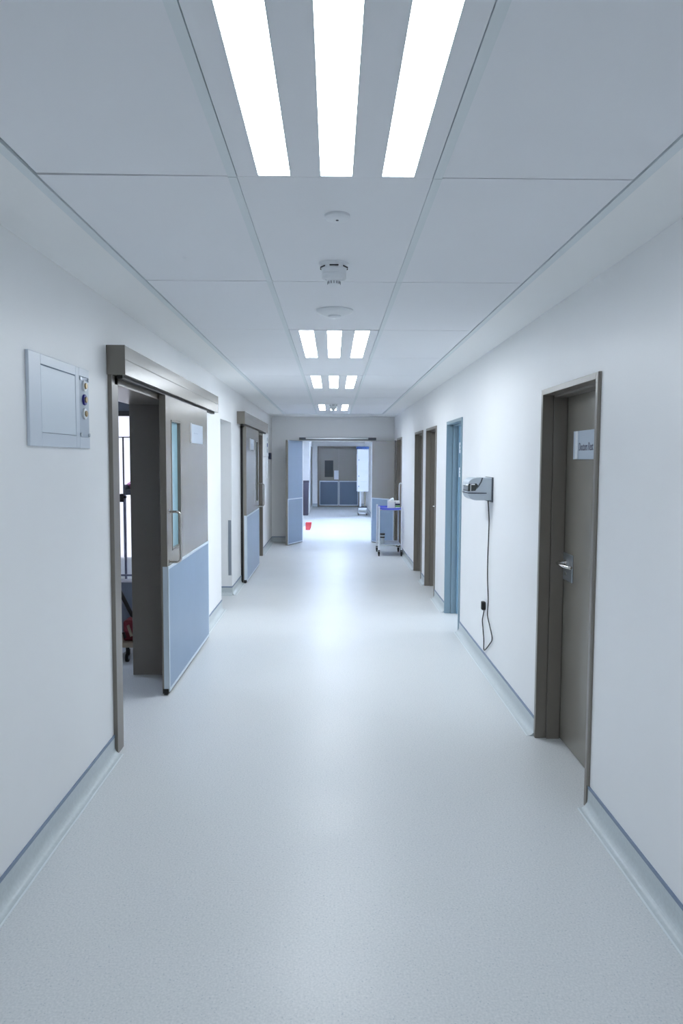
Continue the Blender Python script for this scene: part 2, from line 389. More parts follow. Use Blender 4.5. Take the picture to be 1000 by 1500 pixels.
m = MB(); covex(m, YE, XL, -0.63); covex(m, YE, 0.80, XR)
struct(m, 'baseboard_far', BM, 'coved baseboard of the end wall', 'baseboard')
m = MB(); covex(m, NICHE[1], -4.6, XL)
struct(m, 'baseboard_passage', BM, 'coved baseboard in the side passage', 'baseboard')
m = MB(); covex(m, 25.3, -0.70, -0.53); covex(m, 25.3, 0.94, 1.1); cove(m, -1, 1.10, YE+0.22, 25.3)
struct(m, 'baseboard_beyond', BM, 'coved baseboard of the far corridor', 'baseboard')

# ------------------------------------------------------------------ sliding doors on the left wall
def sliding_frame(n, ya, yb, top, label, full=True):
    """steel lining of a sliding door opening ya..yb"""
    m = MB(); fx = XL+0.022; d = XL-TW-0.01
    if full: m.box(d, fx, ya-0.048, ya+0.066, 0, top+0.04, bev=0.002)
    m.box(d, XL+0.004, yb-0.004, yb+0.02, 0, top+0.04, bev=0.002)
    m.box(d, fx, ya, yb, top-0.012, top+0.04, bev=0.002)
    if not full: m.box(XL-0.02, fx, yb-0.01, yb+0.075, 0, top+0.04, bev=0.002)
    return struct(m, 'trim_%d' % n, M['taupe_frame'], label, 'door frame')
sliding_frame(1, 3.990, 5.44, 2.035, 'taupe steel frame of the half open sliding door')
sliding_frame(2, 11.02, 12.295, 2.035, 'taupe steel frame showing past the far sliding door', full=False)

def track_cover(y0, y1, label):
    t = thing('door_track_cover', label, 'track cover', (XL, y0, 0))
    m = MB(); p = [(0.0005, 2.069), (0.098, 2.069), (0.098, 2.146), (0.0965, 2.152), (0.0965, 2.222), (0.0005, 2.222)]
    m.prism(p, 'Y', 0.003, y1-y0-0.003); m.build('cover', M['taupe'], t)
    for a, b in ((0, 0.003), (y1-y0-0.003, y1-y0)):
        m = MB(); m.box(0.0005, 0.099, a, b, 2.068, 2.223, bev=0.001); m.build('end_cap', M['taupe_frame'], t)
    m = MB(); m.box(0.040, 0.070, 0.05, y1-y0-0.05, 2.052, 2.069); m.build('track', M['black'], t)
    return t
track_cover(3.926, 7.08, 'long grey track cover box above the half open sliding door')
track_cover(9.20, 12.45, 'grey track cover box above the far sliding door')

XA, XB = -1.166, -1.122      # back and front faces of the sliding leaves
def sliding_leaf(n, y0, y1, win, handle_y, sign, label, edge_dark):
    """y0/y1 leaf ends; win (y0,y1,z0,z1)"""
    t = thing('door_%d' % n, label, 'door', (0, y0, 0), kind='structure')
    Y = lambda v: v-y0
    a, b, c, d = win; zt = 2.052; zb = 0.010
    m = MB()
    m.box(XA, XB, 0, Y(a), zb, zt, bev=0.0015); m.box(XA, XB, Y(b), Y(y1), zb, zt, bev=0.0015)
    m.box(XA, XB, Y(a)-0.002, Y(b)+0.002, zb, c, bev=0.0015); m.box(XA, XB, Y(a)-0.002, Y(b)+0.002, d, zt, bev=0.0015)
    m.build('leaf', M['taupe'], t)
    m = MB(); m.box((XA+XB)/2-0.004, (XA+XB)/2+0.002, Y(a)-0.01, Y(b)+0.01, c-0.01, d+0.01); m.build('vision_pane', M['glass'], t)
    m = MB(); w = 0.012
    m.box(XB-0.022, XB+0.003, Y(a), Y(a)+w, c, d); m.box(XB-0.022, XB+0.003, Y(b)-w, Y(b), c, d)
    m.box(XB-0.022, XB+0.003, Y(a), Y(b), c, c+w); m.box(XB-0.022, XB+0.003, Y(a), Y(b), d-w, d)
    m.build('vision_frame', M['taupe_frame'], t)
    m = MB(); m.box(XB, XB+0.004, 0.022, Y(y1)-0.022, 0.045, 0.872, bev=0.001); m.build('kick_panel', M['kick'], t)
    m = MB()
    m.box(XB, XB+0.006, 0.002, Y(y1)-0.002, 0.872, 0.892, bev=0.001); m.box(XB, XB+0.006, 0.002, Y(y1)-0.002, 0.022, 0.045, bev=0.001)
    m.box(XB, XB+0.006, 0.002, 0.022, 0.045, 0.872, bev=0.001); m.box(XB, XB+0.006, Y(y1)-0.022, Y(y1)-0.002, 0.045, 0.872, bev=0.001)
    m.box(XA+0.012, XB, -0.002, 0.0, 0.045, 0.892)
    m.build('kick_edging', M['edge'], t)
    m = MB(); m.box(XA+0.005, XB-0.003, -0.004, 0.0, 0.012, 0.045); m.box(XA+0.01, XB-0.01, 0.0, Y(y1), 0.002, 0.012); m.build('floor_guide', M['black'], t)
    hy = Y(handle_y); r = 0.0095; s = 0.082
    pts = [(XB, hy, 1.265), (XB+s-0.03, hy, 1.265)]
    pts += [(XB+s-0.03+0.03*math.sin(q), hy, 1.265-0.03*(1-math.cos(q))) for q in [PI/2*k/6 for k in range(1, 7)]]
    pts += [(XB+s-0.03+0.03*math.cos(q), hy, 0.949-0.03*math.sin(q)) for q in [PI/2*k/6 for k in range(0, 7)]]
    pts += [(XB, hy, 0.919)]
    m = MB(); m.tube(pts, r, 14)
    for z in (1.265, 0.919): m.cyl((XB+0.004, hy, z), 0.017, 0.008, 'X')
    m.build('pull_handle', M['steel'], t, smooth=True)
    sa, sb, sc, sd = sign
    m = MB(); m.box(XB, XB+0.008, Y(sa), Y(sb), sc, sd, bev=0.001); sg = m.build('name_plate', M['sign'], t)
    m = MB(); m.box(XB, XB+0.012, Y(sa)-0.014, Y(sa), sc-0.004, sd+0.004, bev=0.001); m.build('plate_edge', M['sign_edge'], sg)
    m = MB(); m.box(XB+0.008, XB+0.0086, Y(sa)+0.2*(sb-sa), Y(sa)+0.55*(sb-sa), sc+0.075, sc+0.083); m.build('plate_line', M['faint_mark'], sg)
    return t
sliding_leaf(1, 4.955, 6.575, (5.115, 5.42, 0.985, 1.895), 5.0, (5.81, 6.31, 1.752, 1.903), 'half open grey sliding door with slim glass slot and blue kick panel', True)
sliding_leaf(2, 9.53, 11.13, (10.72, 11.0, 1.0, 1.895), 11.07, (9.95, 10.37, 1.752, 1.903), 'far grey sliding door with blue kick panel, seen edge on', True)
m = MB(); m.box(XL+0.001, XA-0.001, 9.525, 9.55, 0.012, 2.045)  # plain black strip filling the gap behind the leaf
tag(m.build('door_seal', M['black']), 'black strip between white wall and far sliding door', 'seal')

m = MB(); m.box(-1.2405, -1.2045, NICHE[1]-0.006, NICHE[1]-0.0005, 0.243, 0.903, bev=0.0015)
tag(m.build('corner_guard', mat('grey_guard', srgb(138, 146, 156), 0.4)), 'slim upright grey guard strip on the white wall of the side passage', 'wall guard')

# ------------------------------------------------------------------ hinged doors on the right wall
def right_frame(n, y0, y1, mtl, label):
    m = MB(); zt = 2.025; fw = 0.031; p = 0.012; x = XR; D = 0.13
    def jamb(a, s):                       # s=+1: the opening lies on the high-y side
        b = a+s*fw
        m.box(x-p, x+0.10, min(a, b), max(a, b), 0, zt, bev=0.002)
        q = b+s*0.0
        lo, hi = sorted((b-s*0.02, b+s*0.0)); m.box(x+0.05, x+D+0.10, lo, hi, 0, zt-0.01)
        lo, hi = sorted((b-s*0.001, b+s*0.012)); m.box(x+0.052, x+D-0.004, lo, hi, 0, zt-fw, bev=0.001)
    jamb(y0, 1); jamb(y1, -1)
    m.box(x-p, x+0.10, y0+fw-0.001, y1-fw+0.001, zt-fw, zt, bev=0.002)
    m.box(x+0.05, x+D+0.10, y0+0.01, y1-0.01, zt-fw, zt-0.004)
    m.box(x+0.052, x+D-0.004, y0+fw, y1-fw, zt-fw-0.012, zt-fw+0.001, bev=0.001)
    m.prism([(x-p, y0), (x-p+0.004, y0-0.012), (x, y0-0.012), (x, y0)], 'Z', 0.11, zt)
    return struct(m, 'trim_%d' % n, mtl, label, 'door frame')
def lever(t, ycen, sgn, x):
    m = MB(); m.box(x-0.006, x, ycen-0.08, ycen+0.08, 0.945, 1.10, bev=0.004); pl = m.build('handle_plate', M['alu'], t)
    z = 1.047; yy = ycen+sgn*0.02
    pts = [(x-0.004, yy, z), (x-0.045, yy, z)]+[(x-0.045-0.018*math.sin(q), yy-sgn*0.018*(1-math.cos(q)), z) for q in [PI/2*k/5 for k in range(1, 6)]]
    pts += [(x-0.065, yy-sgn*0.08, z-0.001), (x-0.060, yy-sgn*0.13, z-0.003), (x-0.046, yy-sgn*0.165, z-0.004), (x-0.036, yy-sgn*0.178, z-0.005)]
    m = MB(); m.tube(pts, 0.0092, 12); m.cyl((x-0.008, yy, z), 0.019, 0.012, 'X'); m.build('lever', M['steel'], pl, smooth=True)
    m = MB(); m.cyl((x-0.008, yy, 0.985), 0.009, 0.006, 'X'); m.build('keyhole', M['steel'], pl)
XD = XR+0.13
def hinged_leaf(n, y0, y1, label):
    t = thing('door_%d' % n, label, 'door', (0, 0, 0), kind='structure')
    m = MB(); m.box(XD, XD+0.042, y0+0.014, y1-0.034, 0.006, 2.012, bev=0.0015); m.build('leaf', M['taupe'], t)
    lever(t, y1-0.122, 1, XD)
    return t
right_frame(3, *RD[1], M['taupe_frame'], 'taupe steel frame around the closed door with the white sign')
right_frame(4, *RD[2], M['teal'], 'teal grey steel frame around the open doorway')
right_frame(5, *RD[3], M['taupe_frame'], 'taupe steel frame just beyond the teal doorway')
right_frame(6, *RD[4], M['taupe_frame'], 'taupe steel frame between the teal doorway and the trolley')
right_frame(7, *RD[5], M['taupe_frame'], 'brown grey steel frame behind the trolley')
d1 = hinged_leaf(3, *RD[1], 'closed taupe door with a white Doctors Rest sign and steel lever')
hinged_leaf(4, *RD[3], 'taupe door set deep in the frame just beyond the teal doorway')
hinged_leaf(5, *RD[4], 'taupe door set deep in the frame nearer the trolley')
hinged_leaf(6, *RD[5], 'taupe door set deep in the frame behind the trolley')
# sign on the first door
m = MB(); m.box(XD-0.008, XD, 3.672, 4.036, 1.632, 1.785, bev=0.001); sg = m.build('door_sign', M['sign'], d1)
m = MB(); m.box(XD-0.011, XD-0.004, 3.960, 4.000, 1.633, 1.784, bev=0.0015); m.build('clear_band', M['sign_edge'], sg)
m = MB(); m.box(XD-0.0088, XD-0.007, 3.945, 3.949, 1.633, 1.784); m.build('band_line', M['faint_mark'], sg)
cu = bpy.data.curves.new('sign_text', 'FONT'); cu.body = 'Doctors Rest'; cu.size = 0.060; cu.extrude = 0.0006; cu.offset = 0.0002
to = bpy.data.objects.new('tmp_text', cu); C.objects.link(to)
bpy.context.view_layer.update()
me = bpy.data.meshes.new_from_object(to.evaluated_get(bpy.context.evaluated_depsgraph_get()))
bpy.data.objects.remove(to); bpy.data.curves.remove(cu)
xs = [v.co.x for v in me.vertices]; sc = 0.216/(max(xs)-min(xs)); x00 = min(xs)
for v in me.vertices:
    x, y, z = v.co; v.co = Vector((XD-0.0086-z, 3.942-(x-x00)*sc, 1.679+y))
me.name = 'sign_lettering'; me.materials.append(M['sign_mark'])
lt = bpy.data.objects.new('sign_lettering', me); C.objects.link(lt); lt.parent = sg

# open teal door: leaf swung into the room, square to the corridor
t = thing('door_7', 'open teal blue door swung inward with small white stickers', 'door', (XR+0.106, RD[2][1]-0.0445, 0), kind='structure')
m = MB(); m.box(0, 0.82, -0.042, 0, 0.006, 1.99, bev=0.0015); m.build('leaf', M['teal_leaf'], t)
for z0, z1 in ((1.70, 1.81), (1.45, 1.55)):
    m = MB(); p = [(0.006, z0), (0.075, z0), (0.085, z0+0.01), (0.085, z1-0.01), (0.075, z1), (0.006, z1)]
    m.prism(p, 'Y', -0.0435, -0.042); s = m.build('sticker', M['white_plastic'], t)
    for q in (0.3, 0.62):
        m = MB(); m.box(0.012, 0.028, -0.0440, -0.0434, z0+q*(z1-z0), z0+(q+0.13)*(z1-z0)); m.build('sticker_mark', M['kick'], s)

# ------------------------------------------------------------------ double doors at the end of the corridor
def double_leaf(n, hx, fx, fy, upper, lower, label):
    h = Vector((hx, YE-0.012, 0)); fr = Vector((fx, fy, 0)); L = (fr-h).length
    ang = math.atan2(fr.y-h.y, fr.x-h.x)
    t = thing('door_%d' % n, label, 'door', h, ang, kind='structure')
    s = 1 if hx < 0 else -1            # visible face on local +y for the left leaf, -y for the right one
    lo, hi = sorted((0, -s*0.042))
    m = MB(); m.box(0.004, L, lo, hi, 0.008, 1.992, bev=0.0015); m.build('leaf', M['taupe'], t)
    F = lambda a, b: sorted((s*a, s*b))
    q = F(0, 0.003)
    if upper is not None:
        m = MB(); m.box(0.02, L-0.02, q[0], q[1], 0.888, 1.985); m.build('upper_panel', upper, t)
    m = MB(); m.box(0.02, L-0.012, q[0], q[1], 0.04, 0.868); m.build('kick_panel', lower, t)
    q = F(0, 0.006); m = MB()
    m.box(0.004, L-0.002, q[0], q[1], 0.868, 0.888); m.box(0.004, L-0.002, q[0], q[1], 0.018, 0.04); m.box(0.004, 0.022, q[0], q[1], 0.04, 0.868)
    m.box(L-0.018, L-0.002, q[0], q[1], 0.04, 0.868)
    m.build('kick_edging', M['edge'], t)
    return t
double_leaf(8, -0.592, -0.846, 13.765, M['kick'], M['kick'], 'blue leaf of the open double doors by the passage wall')  # upper panel coloured blue to hold the bluish reflection on this leaf
double_leaf(9, 0.768, 1.155, 13.765, None, M['kick'], 'grey leaf of the open double doors with blue lower panel behind the trolley')
m = MB()
m.box(-0.61, -0.592, YE-0.012, YE+0.23, 0, 2.0); m.box(0.768, 0.786, YE-0.012, YE+0.23, 0, 2.0); m.box(-0.61, 0.786, YE-0.012, YE+0.23, 1.985, 2.003)
struct(m, 'trim_8', M['wall'], 'white lining of the double door opening', 'door frame')
t = thing('door_closer_rail', 'grey door closer rail across the head of the open double doors', 'closer', (0, YE-0.013, 2.01))
m = MB(); m.box(-0.66, 0.845, -0.030, 0, 0.0, 0.05, bev=0.002); m.build('rail', M['slate'], t)
m = MB(); m.box(-0.53, 0.69, -0.045, -0.030, 0.014, 0.045, bev=0.003); m.build('closer_bar', M['alu'], t)

# ------------------------------------------------------------------ gas valve panel on the left wall
t = thing('gas_valve_panel', 'pale framed wall panel with three small gauges near the sliding door', 'valve panel', (XL, 2.893, 1.673))
yb, zb = 0.707, 0.375
y = lambda v: v-2.893
z = lambda v: v-1.673
m = MB()
i0, i1, j0, j1 = y(3.012), y(3.415), z(1.728), z(2.006)
m.box(0.0005, 0.014, 0, i0, 0, zb, bev=0.003); m.box(0.0005, 0.014, i1+0.0, y(3.462), 0, zb, bev=0.003)
m.box(0.0005, 0.014, i0, i1, 0, j0, bev=0.002); m.box(0.0005, 0.014, i0, i1, j1, zb, bev=0.002)
m.box(0.0005, 0.014, y(3.462), yb, 0, j0-0.004, bev=0.002); m.box(0.0005, 0.014, y(3.462), yb, j1+0.004, zb, bev=0.002)
m.box(0.0005, 0.004, i0, yb, j0-0.01, j1+0.01)
m.build('frame', M['grey_plastic'] if False else mat('panel_enamel', srgb(206, 215, 226), 0.35), t)
m = MB(); m.box(0.004, 0.0125, i0+0.003, i1-0.003, j0+0.002, j1-0.004, bev=0.002); m.build('hatch', mat('hatch_enamel', srgb(212, 222, 232), 0.35), t)
m = MB(); m.box(0.004, 0.0115, y(3.463), yb-0.001, j0-0.003, j1+0.002, bev=0.001); gp = m.build('gauge_plate', M['sign'], t)
for k, zc in enumerate((1.968, 1.903, 1.837)):
    g_ = MB(); g_.cyl((0.015, y(3.530), z(zc)), 0.026, 0.010, 'X', 28, bev=0.002)
    gg = g_.build('gauge_ring', M['cobalt'] if k == 1 else M['white_plastic'], gp)
    g_ = MB(); g_.cyl((0.021, y(3.530), z(zc)), 0.014, 0.012, 'X', 24, bev=0.002); g_.build('gauge_port', M['brass'], gg)
for yy, zz in ((3.478, 2.000), (3.590, 2.000), (3.475, 1.737), (3.590, 1.737)):
    s = MB(); s.cyl((0.014, y(yy), z(zz)), 0.009, 0.008, 'X', 16, bev=0.001); s.build('screw', M['alu'], t)

# far panel, phone and notice on the left wall past the second sliding door
t = thing('gas_alarm_panel', 'white alarm panel on the wall past the far sliding door', 'alarm panel', (XL, 12.74, 1.68))
m = MB(); m.box(0.0005, 0.035, 0, 0.55, 0, 0.385, bev=0.005); m.build('housing', M['white_plastic'], t)
for yy, zz, mm in ((0.30, 0.30, 'grey_plastic'), (0.30, 0.20, 'cobalt'), (0.30, 0.10, 'grey_plastic')):
    s = MB(); s.cyl((0.037, yy, zz), 0.035, 0.008, 'X'); s.build('indicator', M[mm], t)
m = MB(); m.box(XL+0.0005, XL+0.05, 13.62, 13.80, 1.63, 1.75, bev=0.006)
tag(m.build('wall_phone', M['navy']), 'small dark box on the wall in the far corner', 'wall phone')
m = MB(); m.box(XL+0.0005, XL+0.018, 13.25, 13.42, 1.28, 1.66, bev=0.002)
tag(m.build('wall_sign', M['white_plastic']), 'narrow upright white plate on the wall below the alarm panel', 'notice')

# ------------------------------------------------------------------ wall dispenser with its cable on the right wall
t = thing('wall_dispenser', 'silver grey rounded wall dispenser trailing a black cable', 'dispenser', (XR, 5.47, 1.325))
LY = 0.24
prof = [(-0.012, 0.0)]+[(-0.12, 0.0)]+[(-0.125-0.06*math.sin(q), 0.045-0.045*math.cos(q)) for q in [PI/2*k/6 for k in range(1, 7)]]
prof += [(-0.188, 0.060), (-0.190, 0.11)]+[(-0.130-0.060*math.cos(q), 0.115+0.053*math.sin(q)) for q in [PI/2*k/7 for k in range(1, 8)]]+[(-0.10, 0.169), (-0.012, 0.169)]
m = MB(); m.prism(prof, 'Y', 0, LY, bev=0.004); body = m.build('body', M['grey_plastic'], t)
m = MB(); m.box(-0.012, 0, -0.004, LY+0.004, -0.014, 0.173, bev=0.003); m.build('back_plate', M['slate'], t)
win = [(-0.191, 0.068), (-0.191, 0.112), (-0.183, 0.125), (-0.128, 0.127), (-0.115, 0.112), (-0.135, 0.072)]
m = MB(); m.prism(win, 'Y', -0.0025, LY*0.8); m.build('dark_window', M['dark_glass'], t)
m = MB(); m.box(-0.172, -0.168, -0.0035, -0.0025, 0.066, 0.125); m.box(-0.165, -0.14, -0.0035, -0.0025, 0.116, 0.124); m.build('window_trim', M['white_plastic'], t)
m = MB(); m.prism([(-0.118, 0.106), (-0.098, 0.140), (-0.088, 0.1695), (-0.078, 0.1695), (-0.088, 0.138), (-0.108, 0.104), (-0.128, 0.080)], 'Y', -0.0022, LY*0.9); m.build('cover_seam', M['slate'], t)
m = MB(); m.box(-0.190, -0.050, -0.0022, LY+0.001, 0.052, 0.0575); m.build('outlet_slot', M['navy'], t)
Lp = lambda yy, zz, x=-0.010: (x, yy-5.47, zz-1.325)
pts = [(-0.024, 0.004, 0.0), Lp(5.476, 1.27, -0.02), Lp(5.50, 1.20, -0.012)]
def cat_spline(P, n=6):
    P = [Vector(p) for p in P]; out = []
    for i in range(len(P)-1):
        p0, p1, p2, p3 = P[max(i-1, 0)], P[i], P[i+1], P[min(i+2, len(P)-1)]
        for k in range(n):
            u = k/n; out.append(0.5*((2*p1)+(p2-p0)*u+(2*p0-5*p1+4*p2-p3)*u*u+(3*p1-p0-3*p2+p3)*u**3))
    return out+[P[-1]]
PXC = PXCABLE = [(5.555, 1.18), (5.56, 1.02), (5.575, 0.86), (5.565, 0.70), (5.53, 0.56), (5.545, 0.44), (5.47, 0.38), (5.37, 0.30), (5.46, 0.23), (5.62, 0.145), (5.66, 0.150), (5.665, 0.22), (5.71, 0.31), (5.73, 0.36), (5.69, 0.42), (5.668, 0.455)]
pts = cat_spline([(-0.026, 0.06, 0.002)]+[Lp(a, b) for a, b in PXC])
m = MB(); m.tube(pts, 0.0042, 8); cd = m.build('power_cable', M['black'], t, smooth=True)
m = MB(); m.box(-0.034, -0.003, 5.640-5.47, 5.690-5.47, 0.455-1.325, 0.520-1.325, bev=0.007); m.build('plug', M['black'], cd)
m = MB(); m.box(-0.004, 0, 5.63-5.47, 5.70-5.47, 0.445-1.325, 0.545-1.325, bev=0.001)
m.build('socket_plate', M['white_plastic'], cd)

# ------------------------------------------------------------------ trolley with its load
TX0, TX1, TY0, TY1 = 0.785, 1.165, 12.30, 12.90
t = thing('trolley', 'white tubular trolley with a blue tray top beside the taupe doors', 'trolley', (TX0, TY0, 0))
W, D = TX1-TX0, TY1-TY0; TZ = 0.815
def rtray(x0, x1, y0, y1, z0, z1):
    m = MB(); m.box(x0, x1, y0, y1, z0, z0+0.008, bev=0.002)
    for b in ((x0, x0+0.008, y0, y1), (x1-0.008, x1, y0, y1), (x0, x1, y0, y0+0.008), (x0, x1, y1-0.008, y1)): m.box(*b, z0, z1, bev=0.002)
    return m
def bow(i, n=14): return [(0.014+i+(W-0.028-2*i)*k/n, 0.012+i-0.075*math.sin(PI*k/n)) for k in range(n+1)]+[(W-0.014-i, D-0.01-i), (0.014+i, D-0.01-i)]
m = MB(); m.prism(bow(0), 'Z', TZ-0.028, TZ-0.017)
o_, i_ = bow(0), bow(0.008)
for k in range(len(o_)):
    k2 = (k+1) % len(o_); m.prism([o_[k], o_[k2], i_[k2], i_[k]], 'Z', TZ-0.0172, TZ+0.006)
m.build('top_tray', M['tray_blue'], t)
rtray(0.012, W-0.012, 0.005, D-0.005, 0.185, 0.205).build('lower_shelf', M['alu'], t)
for x in (0.0, W):
    for yv in (0.0, D):
        m = MB(); m.tube([(x, yv, 0.10), (x, yv, TZ+0.02)], 0.013, 14); lg = m.build('leg', M['white_enamel'], t, smooth=True)
        m = MB(); m.lathe([(0.015, 0), (0.015, 0.014), (0.008, 0.021), (0, 0.022)], (x, yv, TZ+0.012), 16); m.build('leg_cap', M['white_plastic'], lg, smooth=True)
        m = MB(); m.cyl((x, yv, 0.04), 0.04, 0.022, 'X', 24, bev=0.004); m.box(x-0.017, x-0.013, yv-0.02, yv+0.02, 0.035, 0.10); m.box(x+0.013, x+0.017, yv-0.02, yv+0.02, 0.035, 0.10); m.box(x-0.017, x+0.017, yv-0.02, yv+0.02, 0.09, 0.105)
        m.build('caster', M['black'], lg)
for yv, zv in ((0, 0.195), (D, 0.195), (0, TZ-0.03), (D, TZ-0.03)):
    m = MB(); m.tube([(0, yv, zv), (W, yv, zv)], 0.0085, 10); m.build('cross_rail', M['alu'], t, smooth=True)
hp = [(W, D, TZ+0.02), (W, D, 1.19)]+[(W, D-0.03+0.03*math.cos(q), 1.19+0.03*math.sin(q)) for q in [PI/2*k/5 for k in range(1, 6)]]
hp = [(W-0.02, D, TZ), (W-0.02, D, 1.19), (W-0.012, D, 1.225), (W+0.005, D, 1.24), (W+0.012, D-0.02, 1.24)]
hp = [(W-0.02, 0.30, TZ-0.01), (W-0.02, 0.30, 1.20), (W-0.014, 0.30, 1.222), (W-0.002, 0.30, 1.230), (W+0.012, 0.30, 1.230), (W+0.022, 0.30, 1.222), (W+0.026, 0.30, 1.20), (W+0.026, 0.30, TZ-0.01)]
m = MB(); m.tube(hp, 0.007, 10); m.build('push_handle', M['white_enamel'], t, smooth=True)

bz = TZ-0.0165
t = thing('tissue_box', 'white box with a tissue poking out on the trolley tray', 'box', (0.940, 12.36, bz))
m = MB(); m.box(0, 0.112, 0, 0.20, 0, 0.135, bev=0.003); m.build('carton', M['box_white'], t)
m = MB(); m.tube([(0.02, 0.05, 0.133), (0.05, 0.06, 0.165), (0.085, 0.08, 0.178), (0.10, 0.10, 0.160)], [0.006, 0.014, 0.012, 0.003], 7); m.build('tissue', M['white_plastic'], t)
t = thing('glove_box', 'small white box with navy and green bands on the trolley tray', 'box', (1.056, 12.36, bz))
m = MB(); m.box(0, 0.082, 0, 0.20, 0, 0.132, bev=0.003); m.build('carton', M['box_white'], t)
m = MB(); m.box(0.004, 0.0825, -0.0012, 0.0, 0.062, 0.092); m.build('navy_band', M['navy'], t)
m = MB(); m.box(0.004, 0.0825, -0.0012, 0.0, 0.036, 0.058); m.build('green_band', M['green'], t)
m = MB(); m.box(-0.0015, 0.003, -0.0014, 0.20, 0.0, 0.125); m.build('dark_edge', M['slate'], t)
t = thing('specimen_jar', 'grey jar with black bands on the lower shelf of the trolley', 'jar', (0.852, 12.44, 0.1935))
m = MB(); m.lathe([(0, 0), (0.034, 0), (0.037, 0.17), (0, 0.17)], seg=24); m.build('body', M['grey_plastic'], t, smooth=True)
for z0, z1, r in ((0.105, 0.13, 0.0385), (0.155, 0.182, 0.042)):
    m = MB(); m.lathe([(0, z0), (r, z0), (r, z1), (0, z1)], seg=24); m.build('lid' if z0 > 0.15 else 'band', M['black'], t, smooth=True)

# ------------------------------------------------------------------ far corridor: closed doors, cart, bin, bag
def far_leaf(n, x0, x1, window, label):
    t = thing('door_%d' % n, label, 'door', (x0, 25.36, 0), kind='structure'); w = x1-x0
    m = MB(); m.box(0.0005, w-0.0005, 0, 0.045, 0.01, 2.03); m.build('leaf', M['taupe'], t)
    m = MB(); m.box(0.035, w-0.03, -0.005, 0, 0.075, 0.865); m.build('kick_panel', M['kick_dark'], t)
    m = MB(); m.box(0.01, w-0.005, -0.008, 0, 0.865, 0.905); m.box(0.01, w-0.005, -0.008, 0, 0.045, 0.075); m.box(0.01, 0.035, -0.008, 0, 0.075, 0.865); m.box(w-0.03, w-0.005, -0.008, 0, 0.075, 0.865)
    m.build('kick_edging', M['edge'], t)
    if window:
        m = MB(); m.box(-0.28-x0, 0.015-x0, -0.006, 0, 1.03, 1.605); pn = m.build('vision_pane', M['dark_glass'], t)
    return t
fl = far_leaf(10, -0.47, 0.205, True, 'distant closed taupe door leaf with a dark window')
far_leaf(11, 0.2055, 0.89, False, 'distant closed taupe door leaf without a window behind the tall cart')
m = MB(); m.box(0.045, 0.20, 25.353, 25.3595, 0.945, 1.262)
tag(m.build('paper_notice', M['sign_edge']), 'white paper notice on the distant windowed door', 'notice')
m = MB(); m.box(-0.53, -0.47, 25.285, 25.42, 0, 2.09); m.box(0.89, 0.95, 25.285, 25.42, 0, 2.09); m.box(-0.47, 0.89, 25.285, 25.42, 2.03, 2.09)
struct(m, 'trim_9', M['taupe_frame'], 'taupe frame of the distant closed double doors', 'door frame')
m = MB(); m.box(-0.703, -0.694, 23.2, 24.9, 0.11, 2.05, bev=0.003)
struct(m, 'trim_10', M['taupe_frame'], 'taupe door edge on the step of the far corridor wall', 'door frame')

t = thing('storage_cart', 'tall white supply cart with a blue top tray in the far corridor', 'cart', (0.70, 21.4, 0))
m = MB(); m.box(0.015, 0.345, 0, 0.5, 0.70, 1.945, bev=0.01); cb = m.build('cabinet', M['white_enamel'], t)
for z0, z1 in ((0.72, 0.99), (1.01, 1.30), (1.32, 1.93)):
    m = MB(); m.box(0.03, 0.33, -0.008, 0, z0, z1, bev=0.003); dr = m.build('drawer', M['white_plastic'], t)
    m = MB(); m.box(0.05, 0.07, -0.016, -0.008, (z0+z1)/2-0.015, (z0+z1)/2+0.015); m.build('latch', M['blue_lid'], dr)
m = MB(); m.box(-0.01, 0.355, -0.02, 0.5, 1.948, 2.015, bev=0.006); m.build('top_tray', M['blue_lid'], t)
m = MB(); m.box(0.0, 0.012, 0.05, 0.2, 1.47, 1.80, bev=0.003); m.build('side_bracket', M['white_plastic'], t)
for x in (0.09, 0.22):
    m = MB(); m.box(x, x+0.05, 0.1, 0.16, 0.25, 0.70); m.build('post', M['taupe'] if x > 0.2 else M['white_enamel'], t)
m = MB(); m.box(0.05, 0.31, 0.0, 0.45, 0.225, 0.255, bev=0.004); m.build('base_plate', M['slate'], t)
m = MB()
for x in (0.05, 0.29):
    for yv in (0.0, 0.43): m.box(x, x+0.022, yv, yv+0.022, 0.055, 0.225)
for yv in (0.0, 0.43): m.box(0.05, 0.312, yv, yv+0.02, 0.06, 0.085); m.box(0.05, 0.312, yv, yv+0.02, 0.17, 0.225)
for x in (0.05, 0.29): m.box(x, x+0.022, 0.0, 0.45, 0.06, 0.085)
m.build('base_frame', M['white_enamel'], t)
for x in (0.061, 0.301):
    for yv in (0.011, 0.441):
        m = MB(); m.cyl((x, yv, 0.028), 0.028, 0.02, 'X', 18); m.build('caster', M['black'], t)
t = thing('waste_bin', 'tall narrow dark purple grey bin by the far corridor wall', 'bin', (-0.84, 21.5, 0))
m = MB(); m.prism([(-0.12, 0.0), (0.12, 0.0), (0.135, 0.95), (-0.135, 0.95)], 'Y', -0.14, 0.14, bev=0.01); m.build('body', M['char'], t)
m = MB(); m.box(-0.142, 0.142, -0.15, 0.15, 0.95, 1.015, bev=0.012); m.build('lid', M['char'], t)
t = thing('red_bag', 'small red plastic bag on the floor past the blue door leaf', 'bag', (-0.56, 16.95, 0))
m = MB(); m.prism([(-0.065, 0.0), (0.035, 0.0), (0.06, 0.06), (0.072, 0.165), (0.075, 0.178), (-0.055, 0.178), (-0.068, 0.16)], 'Y', -0.05, 0.05, bev=0.012); m.build('pouch', M['red'], t)
m = MB(); m.tube([(-0.06, 0, 0.09), (-0.09, 0, 0.095), (-0.115, 0.0, 0.09), (-0.13, 0.0, 0.07)], 0.005, 8); m.build('tie', M['alu'], t)

